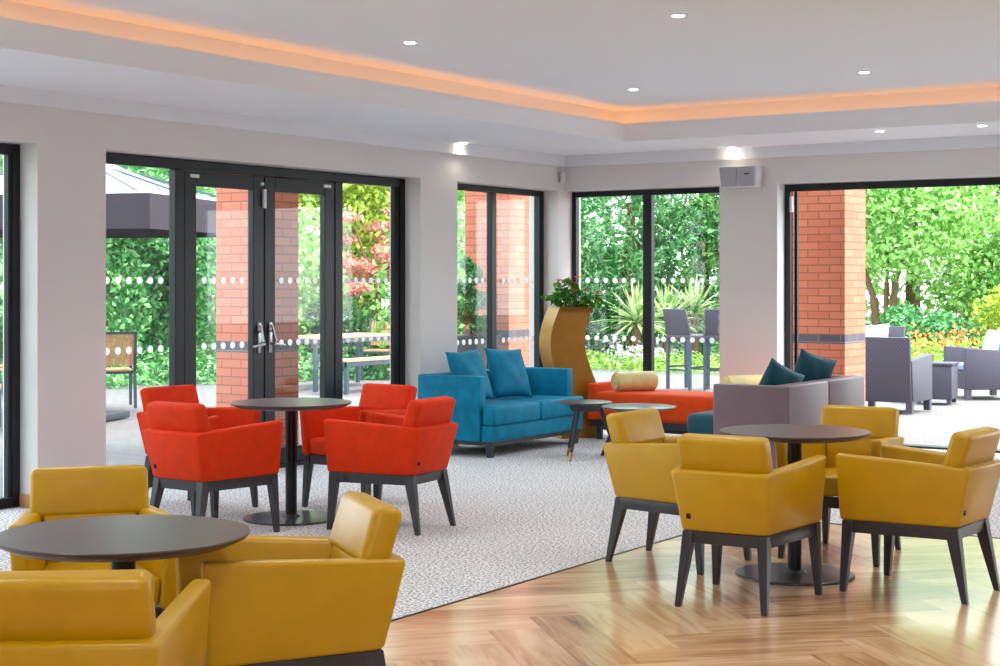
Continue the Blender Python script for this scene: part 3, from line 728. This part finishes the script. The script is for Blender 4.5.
def make_stool():
    root = empty('bar_stool')
    b = MB(); b.box(-.22,.22,-.21,.21,.69,.755,.015,2); b.build('seat', M['wicker'], root)
    b = MB(); b.hexa([(-.22,-.21,.75),(.22,-.21,.75),(.22,-.165,.75),(-.22,-.165,.75),(-.205,-.30,1.11),(.205,-.30,1.11),(.205,-.265,1.11),(-.205,-.265,1.11)], .012, 2); b.build('backrest', M['wicker'], root)
    for sx in (-1,1):
        for y in (-.19,.19):
            b = MB(); b.bar((sx*.2,y,0),(sx*.2,y,.70),.036,.042); b.build('leg', M['outmetal'], root)
    b = MB(); b.box(-.19,.19,.18,.2,.26,.285); b.box(-.19,.19,-.2,-.18,.26,.285); b.box(-.21,-.19,-.19,.19,.3,.325); b.box(.19,.21,-.19,.19,.3,.325); b.build('footrest', M['outmetal'], root)
    return root
bs = make_stool(); bs.location = (-1.61,6.04,0); bs.rotation_euler = (0,0,R(TH-48)); tag(bs, 'tall grey bar stool seen side on through the back window, left of the other stool', 'bar stool', 'tall bar stools outside the back window')
o = copy_tree(bs); o.location = (-1.20,6.2,0); o.rotation_euler = (0,0,R(TH-10)); tag(o, 'tall grey bar stool seen from behind, next to the white wall column', 'bar stool', 'tall bar stools outside the back window')

def make_garden_chair():
    root = empty('garden_chair')
    for sx in (-1,1):
        b = MB(); b.bar((sx*.27,.25,0),(sx*.27,.25,.62),.035,.035); b.build('leg', M['outmetal'], root)
        b = MB(); b.bar((sx*.27,-.30,0),(sx*.27,-.22,.45),.035,.035); b.bar((sx*.27,-.22,.43),(sx*.27,-.33,.90),.035,.035); b.build('leg', M['outmetal'], root)
        b = MB(); b.box(sx*.27-.03,sx*.27+.03,-.25,.28,.62,.645,.006,2); b.build('armrest', M['slatwood'], root)
    b = MB(); b.box(-.26,.26,-.21,-.18,.40,.43); b.box(-.26,.26,.24,.27,.40,.43); b.bar((-.26,-.325,.885),(.26,-.325,.885),.03,.03); b.build('frame', M['outmetal'], root)
    b = MB()
    for k in range(9): x = -.225+.05625*k; b.box(x-.022,x+.022,-.22,.27,.43,.45)
    b.build('seat', M['slatwood'], root)
    b = MB()
    for k in range(11):
        x = -.24+.048*k; b.hexa([(x-.02,-.245,.50),(x+.02,-.245,.50),(x+.02,-.23,.50),(x-.02,-.23,.50),(x-.02,-.33,.88),(x+.02,-.33,.88),(x+.02,-.315,.88),(x-.02,-.315,.88)])
    b.build('backrest', M['slatwood'], root)
    return root
gc = make_garden_chair(); gg = 'slatted garden chairs on the patio'
gc.location = (-5.98,-.50,0); gc.rotation_euler = (0,0,R(52)); tag(gc, 'wooden slatted garden chair seen through the leftmost pane of the double doors', 'garden chair', gg)
o = copy_tree(gc); o.location = (-6.55,5.6,0); o.rotation_euler = (0,0,R(205)); tag(o, 'wooden slatted garden chair at the far end of the outdoor table', 'garden chair', gg)
o = copy_tree(gc); o.location = (-4.60,-3.22,0); o.rotation_euler = (0,0,R(TH+70)); tag(o, 'wooden slatted garden chair just visible at the left photo edge', 'garden chair', gg)
def plank_table(name, x, y0, y1, w_, h, label, cat):
    root = empty(name, (x,(y0+y1)/2,0), 0, label, cat); L = (y1-y0)/2
    b = MB()
    k = 5 if w_ > .5 else 3; pw = w_/k
    for i in range(k): b.box(-w_/2+i*pw+.004,-w_/2+(i+1)*pw-.004,-L,L,h-.025,h,.003,1)
    b.build('top', M['slatwood'], root)
    b = MB(); b.box(-w_/2+.01,-w_/2+.04,-L+.01,L-.01,h-.085,h-.025); b.box(w_/2-.04,w_/2-.01,-L+.01,L-.01,h-.085,h-.025); b.box(-w_/2,w_/2,-L+.01,-L+.04,h-.085,h-.025); b.box(-w_/2,w_/2,L-.04,L-.01,h-.085,h-.025); b.build('frame', M['outmetal'], root)
    for sx in (-1,1):
        for sy in (-1,1): b = MB(); b.bar((sx*(w_/2-.04),sy*(L-.05),0),(sx*(w_/2-.04),sy*(L-.05),h-.03),.05,.05); b.build('leg', M['outmetal'], root)
    return root
plank_table('garden_table', -5.95, 2.75, 4.75, .85, .73, 'long wooden garden table with grey metal legs beyond the glass doors', 'table')
plank_table('garden_bench', -5.05, 2.6, 4.45, .36, .45, 'low wooden garden bench alongside the outdoor table', 'bench')
s = empty('table_planter', (-5.95,3.65,.73), 0, 'small orange pot on the outdoor wooden table', 'pot')
b = MB(); b.lathe([(.05,0),(.06,.09),(.052,.09),(.05,.03)], 24); b.build('pot', M['orangething'], s)

# parasol
s = empty('parasol', (-4.95,-1.9,0), R(20), 'large grey patio parasol with a dark valance beyond the glass doors', 'parasol')
def canopy():
    b = MB(); bm = b.bm; n = 4; hw = 1.55
    apex = bm.verts.new((0,0,2.92)); rim = [bm.verts.new((sx*hw,sy*hw,2.34)) for sx, sy in ((-1,-1),(1,-1),(1,1),(-1,1))]
    for i in range(4): bm.faces.new((rim[i], rim[(i+1)%4], apex))
    bmesh.ops.subdivide_edges(bm, edges=bm.edges[:], cuts=6, use_grid_fill=True)
    for v in bm.verts:
        k = max(abs(v.co.x),abs(v.co.y))/hw; v.co.z -= .10*math.sin(PI*k)
    bmesh.ops.solidify(bm, geom=bm.faces[:], thickness=.008); return b
canopy().build('canopy', M['parasol'], s, ang=60)
b = MB(); hw = 1.56
for sx, sy in ((1,0),(-1,0),(0,1),(0,-1)):
    if sx: b.box(sx*hw-.006,sx*hw+.006,-hw,hw,2.0,2.345)
    else: b.box(-hw,hw,sy*hw-.006,sy*hw+.006,2.0,2.345)
b.build('valance', M['valance'], s, ang=None)
b = MB(); b.tube((0,0,.05),(0,0,2.95),.03); b.build('pole', M['outmetal'], s)
b = MB(); b.box(-.4,.4,-.4,.4,0,.07,.01,2); b.build('base', M['planterblack'], s)
for i in range(8):
    a = 2*PI*i/8+PI/4; e = 1.5/max(abs(math.cos(a)),abs(math.sin(a))); b = MB(); b.bar((0,0,2.83),(e*math.cos(a),e*math.sin(a),2.32),.025,.02); b.build('rib', M['outmetal'], s)

# spiral topiary in a tall square planter
s = empty('tall_planter', (-1.02,-.17,0), R(15), 'tall dark square planter outside beside the brick pillar', 'planter')
b = MB(); b.hexa([(-.21,-.21,0),(.21,-.21,0),(.21,.21,0),(-.21,.21,0),(-.235,-.235,.92),(.235,-.235,.92),(.235,.235,.92),(-.235,.235,.92)], .01, 2); b.build('body', M['planterblack'], s)
b = MB(); b.box(-.25,.25,-.25,.25,.90,.935,.006,2); b.build('rim', M['planterblack'], s)
p = empty('spiral_topiary', (-1.02,-.17,.935), 0, 'clipped spiral topiary growing in the tall dark planter', 'plant')
bl = []
for i in range(34):
    t = i/33; a = t*2*PI*2.6; r = .13*(1-t*.65); bl.append(((r*math.cos(a),r*math.sin(a),.08+.68*t),(.125*(1-t*.45),.125*(1-t*.45),.075)))
leaf_cloud('foliage', bl, 6500, .032, M['leaf_mid'], p, 21, .6, .2, .3)
b = MB(); b.tube((0,0,0),(0,0,.75),.018,.008); b.build('trunk', M['bark'], p)

# trees, shrubs and beds
def plant(name, x, y, blobs, n, size, m, label, cat, seed, trunk=None, group=None, **k):
    root = empty(name, (x,y,0), 0, label, cat, group)
    leaf_cloud('foliage', blobs, n, size, M[m], root, seed, **k)
    b = MB()
    for p, q, r0, r1 in (trunk or [((0,0,-.05),(0,0,.9),.06,.03),((0,0,.2),(.25,.1,1.0),.03,.02)]): b.tube(p, q, r0, r1, 10)
    b.build('trunk', M['bark'], root)
    return root
def lump(w_, h, d_, seed, k=7, z0=0):
    rg = random.Random(seed); out = []
    for i in range(k):
        x = (rg.random()-.5)*w_; zz = z0+rg.uniform(.12,.82)*(h-z0); s_ = rg.uniform(.34,.5)
        out.append(((x,(rg.random()-.5)*d_*.6,zz),(w_*s_*.62,d_*s_,min((h-z0)*s_*.62,1.3))))
    out.append(((0,0,z0+(h-z0)*.35),(w_*.45,d_*.4,(h-z0)*.4))); return out
G1 = 'shrubs of the hedge bank beyond the patio'
SH = [  # x, y, width, height, depth, leaves, size, material, label
 (-11.6,1.2,2.6,4.6,1.8,12000,.15,'leaf_mid','broad green shrub at the far left end of the garden bank'),
 (-10.4,3.0,2.6,4.4,1.8,19000,.115,'leaf_mid','dense green shrub behind the slatted garden chair'),
 (-9.8,4.6,2.4,3.9,1.6,17000,.11,'leaf_blue','cool green shrub left of the brick pillar seen through the doors'),
 (-9.0,5.6,2.0,3.2,1.6,5000,.13,'leaf_bright','light green shrub behind the first brick pillar'),
 (-8.3,6.4,2.2,1.35,1.5,5600,.11,'leaf_dark','low dark green bush under the pink maple'),
 (-6.6,6.9,2.2,1.4,1.4,5200,.11,'leaf_blue','low cool green bush at the end of the outdoor table'),
 (-5.6,6.6,1.8,4.2,1.4,5200,.13,'leaf_bright','tall light green shrub between the double doors and the corner window')]
for i, (x, y, w_, h, d_, n, sz, m, lb) in enumerate(SH):
    plant('garden_shrub', x, y, lump(w_,h,d_,10+i), n, sz, m, lb, 'shrub', 30+i, None, G1, clump=1)
# low edging of plants along the left bank
def maple_blobs():
    rg = random.Random(12); out = []
    for i in range(26):
        a = rg.uniform(0,2*PI); r = rg.uniform(.1,1.2); z = 1.45+1.35*rg.random()
        r *= 1-.35*abs(z-2.0)
        out.append(((r*math.cos(a),r*math.sin(a)*.8,z-.18*r),(rg.uniform(.22,.42),rg.uniform(.22,.4),rg.uniform(.07,.13))))
    return out
plant('maple_tree', -8.35, 7.7, maple_blobs(), 5600, .085, 'leaf_maple',
      'pink red leaved maple seen through the right-hand door pane', 'tree', 51, [((0,0,-.05),(0,.1,1.2),.07,.05),((0,.1,1.2),(.5,0,2.2),.035,.02),((0,.1,1.2),(-.4,0,2.4),.035,.02)])
plant('garden_tree', -10.0, 9.2, lump(4.2,5.6,2.4,61,11,1.2), 15000, .13, 'leaf_yellow', 'yellow green tree rising above the pink maple', 'tree', 62, [((0,0,-.05),(0,0,2.6),.08,.06),((0,0,2.4),(.8,0,3.8),.05,.03),((0,0,2.4),(-.8,0,3.8),.05,.03)])
G2 = 'tall trees at the back of the garden'
BG = [(-17.6,8.2,7,7,4,6500,.26,'leaf_mid','mid green tree furthest left at the back of the garden'),
 (-15.4,11.0,6,7.5,4,6500,.26,'leaf_bright','bright green tree behind the first brick pillar at the garden back'),
 (-12.6,13.2,5.5,7,4,6500,.25,'leaf_bright','bright green tree behind the pink maple at the garden back'),
 (-10.3,14.4,4.5,7,4,5000,.25,'leaf_mid','mid green tree showing beside the brick in the corner window')]
for i, (x, y, w_, h, d_, n, sz, m, lb) in enumerate(BG):
    plant('background_tree', x, y, lump(w_,h,d_,70+i,9), n, sz, m, lb, 'tree', 80+i, [((0,0,-.05),(0,0,3),.2,.12)], G2, clump=.6)
CON = [(-7.7,12.2,2.8,6.4,2.2,9000,.15,'leaf_blue','feathery evergreen behind the bronze planter'),
 (-6.5,13.4,2.8,6.6,2.2,11000,.15,'leaf_blue','feathery evergreen behind the yucca left of the window bar'),
 (-5.3,14.1,2.8,6.8,2.2,11000,.14,'leaf_mid','feathery evergreen above the grey bar stools'),
 (-3.9,14.8,2.4,5.2,2.2,6000,.15,'leaf_bright','pale evergreen partly hidden by the white column with the speaker'),
 (-7.0,12.0,3.2,1.7,1.2,5000,.12,'leaf_dark','dark low bush behind the yuccas')]
for i, (x, y, w_, h, d_, n, sz, m, lb) in enumerate(CON):
    plant('evergreen_tree', x, y, lump(w_,h,d_,90+i,11), n, sz, m, lb, 'tree', 100+i, [((0,0,-.05),(0,0,3),.15,.08)], 'evergreens outside the back window', aspect=.32, clump=1)
for i, (x, y, h, lb) in enumerate(((-5.05,10.95,.75,'spiky yucca left of the window bar in the back window'),(-4.75,11.5,.75,'spiky yucca immediately right of the window bar'),(-4.45,12.0,.9,'spiky yucca behind the bar stool backrest'))):
    s = empty('yucca_plant', (x,y,0), 0, lb, 'plant', 'yuccas outside the back window')
    blades('foliage', 95, .78, .075, M['leaf_yucca'], s, (0,0,h), 110+i, 1, .5)
    b = MB(); b.tube((0,0,-.05),(0,0,h),.09,.07,10); b.build('trunk', M['bark'], s)
LOW = [(-5.9,9.6,1.2,.5,.8,160,.08,'leaf_white','pale lilac flowering plants behind the bronze planter'),
 (-4.7,10.2,.9,.5,.6,200,.09,'leaf_white','white variegated low plant at the foot of the yuccas'),
 (-2.6,11.4,1.8,1.0,1.0,2600,.10,'leaf_blue','low cool green shrub behind the bar stools')]
for i, (x, y, w_, h, d_, n, sz, m, lb) in enumerate(LOW):
    plant('bedding_plant', x, y, lump(w_,h,d_,120+i), n, sz, m, lb, 'plant', 130+i, [((0,0,-.05),(0,0,h*.5),.02,.01)], 'low plants in the garden bed')
# lawn and ground cover
tag(leaf_cloud('ground_cover', [((-4.2,10.2,.0),(2.6,1.0,.34)),((-6.8,10.4,0),(2.0,1.6,.3)),((-2.2,10.9,0),(1.8,1.2,.34))], 15000, .09, M['leaf_grass'], None, 140, .3, 1.0, .5), 'bright green ground cover in the bed outside the back window', 'ground cover', kind='stuff')
tag(leaf_cloud('ground_cover', [((-.4,10.9,.0),(1.5,1.3,.62)),((.9,11.0,.0),(1.5,1.3,.6)),((2.2,11.4,0),(1.6,1.3,.6)),((-1.2,12.2,0),(1.5,1.3,.7)),((3.4,12,0),(2,1.5,.7))], 16000, .10, M['leaf_grass'], None, 141, .45, .8, .35), 'leafy green ground cover behind the wicker armchairs', 'ground cover', kind='stuff')
tag(leaf_cloud('ground_cover', [((-9.6,2.2,0),(1.6,1.0,.5)),((-9.0,3.6,0),(1.4,1.0,.5)),((-8.2,4.9,0),(1.3,1.0,.5)),((-10.4,.6,0),(1.8,1.0,.5)),((-7.3,5.9,0),(1.3,.8,.5))], 12000, .10, M['leaf_mid'], None, 142, .5, .6, .35), 'low green planting along the foot of the garden bank beyond the doors', 'ground cover', kind='stuff')
tag(leaf_cloud('hedge', [((-7,-27,2.5),(9,2,3.2)),((-15,-20,2.5),(3,7,3.2))], 7000, .32, M['leaf_mid'], None, 143), 'dense green hedge mirrored faintly in the back window panes', 'hedge', kind='stuff')  # out of view, put in to darken what the back panes mirror
plant('garden_tree', -1.35, 13.3, [((0,0,3.1),(1.7,1.4,1.0)),((.9,-.2,2.7),(1.2,1.2,.8)),((-.7,0,2.6),(1.1,1.1,.8)),((.3,0,4.2),(1.8,1.4,.9)),((1.2,.2,3.8),(1.3,1.2,.8)),((.5,-.5,1.95),(.9,.8,.5))], 13500, .115, 'leaf_bright',
      'bright green broad leaved tree with forked trunk above the wicker chairs', 'tree', 151, [((-.1,0,-.05),(-.25,0,1.2),.09,.07),((-.25,0,1.2),(-.75,0,2.6),.06,.03),((0,0,-.05),(.15,0,1.5),.08,.06),((.15,0,1.5),(.6,0,2.7),.05,.03),((-.05,.05,-.05),(-.0,0,2.4),.06,.03)], aspect=.5, up=.2, shell=.4)
plant('garden_tree', -1.6, 19.2, lump(4.6,6.8,2.6,160,9,2.2), 13000, .14, 'leaf_dark', 'dark green tree at the top right behind the bright ones', 'tree', 161, [((0,0,-.05),(0,0,3.4),.2,.12)], aspect=.3)
plant('garden_tree', .75, 15.3, lump(3.0,3.9,2.2,170,9,.6), 15000, .11, 'leaf_bright', 'light green bushy tree at the right photo edge', 'tree', 171, [((0,0,-.05),(.1,0,1.8),.07,.05),((.1,0,-.05),(.3,0,1.8),.05,.04)])
plant('garden_shrub', -.1, 12.6, lump(1.6,1.3,1.2,180), 3800, .11, 'leaf_blue', 'rounded cool green shrub at the foot of the forked tree', 'shrub', 181)
plant('garden_shrub', 1.0, 12.9, lump(1.8,1.5,1.2,182), 3800, .10, 'leaf_yellow', 'yellow green shrub behind the far right wicker armchair', 'shrub', 183)
plant('bedding_plant', 1.05, 11.6, lump(1.3,.85,.7,190), 300, .08, 'leaf_orange', 'orange flowering plant above the far right wicker armchair', 'plant', 191, [((0,0,-.05),(0,0,.4),.02,.01)], 'low plants in the garden bed')
plant('bedding_plant', .1, 11.4, lump(1.1,.75,.6,192), 260, .08, 'leaf_orange', 'sparse orange flowers in the bed left of the far right wicker armchair', 'plant', 193, [((0,0,-.05),(0,0,.4),.02,.01)], 'low plants in the garden bed')
BG2 = [(-9.2,19.2,6,7.5,3,5500,.26,'leaf_mid','mid green tree far behind the evergreens'),(-6.0,20.2,5.5,6.8,3,5500,.26,'leaf_bright','pale tree far behind the white column'),
 (-3.9,22.2,5,5.6,3,3200,.26,'leaf_bright','bright tree far behind the second brick pillar'),(.2,22.8,5.5,6.2,3,3500,.26,'leaf_mid','mid green tree far behind at the right photo edge'),
 (3.5,19.5,5,5.5,3,4000,.25,'leaf_bright','bright tree beyond the right photo edge')]
for i, (x, y, w_, h, d_, n, sz, m, lb) in enumerate(BG2):
    plant('background_tree', x, y, lump(w_,h,d_,200+i,9), n, sz, m, lb, 'tree', 210+i, [((0,0,-.05),(0,0,3),.2,.12)], G2, clump=.6)

#@@LIGHT
# ================================================================ LIGHT, CAMERA
wd = bpy.data.worlds.new('World'); SC.world = wd; wd.use_nodes = True
nt = wd.node_tree; N = nt.nodes; L = nt.links; bg = N['Background']
tc = N.new('ShaderNodeTexCoord'); sp = N.new('ShaderNodeSeparateXYZ'); cr = N.new('ShaderNodeValToRGB')
e = cr.color_ramp.elements; e[0].position = 0; e[0].color = (.9,.96,1,1); e[1].position = .9; e[1].color = (.72,.86,1,1)
L.new(tc.outputs['Generated'], sp.inputs[0]); L.new(sp.outputs['Z'], cr.inputs[0]); L.new(cr.outputs[0], bg.inputs['Color'])
bg.inputs['Strength'].default_value = 2.1
l = bpy.data.lights.new('sun','SUN'); l.energy = 3.5; l.angle = R(20); l.color = (1,.95,.86)
o = bpy.data.objects.new('sun', l); COL.objects.link(o)
o.rotation_euler = Vector((-.5,-.22,-.84)).to_track_quat('-Z','Y').to_euler()

cam = bpy.data.cameras.new('Camera'); co = bpy.data.objects.new('Camera', cam); COL.objects.link(co)
cam.sensor_width = 36; cam.lens = 57.6; cam.shift_y = -(333-280.5)/1000
co.location = (8.30,-13.88,1.5); co.rotation_euler = (R(90),0,R(TH)); cam.clip_end = 300
SC.camera = co
vs = SC.view_settings
SC.display_settings.display_device = 'sRGB'
vs.view_transform = 'Standard'; vs.look = 'None'; vs.gamma = 1; vs.exposure = 1.27; vs.use_curve_mapping = False
SC.cycles.use_denoising = True
SC.cycles.transparent_max_bounces = 24
SC.cycles.sample_clamp_indirect = 6
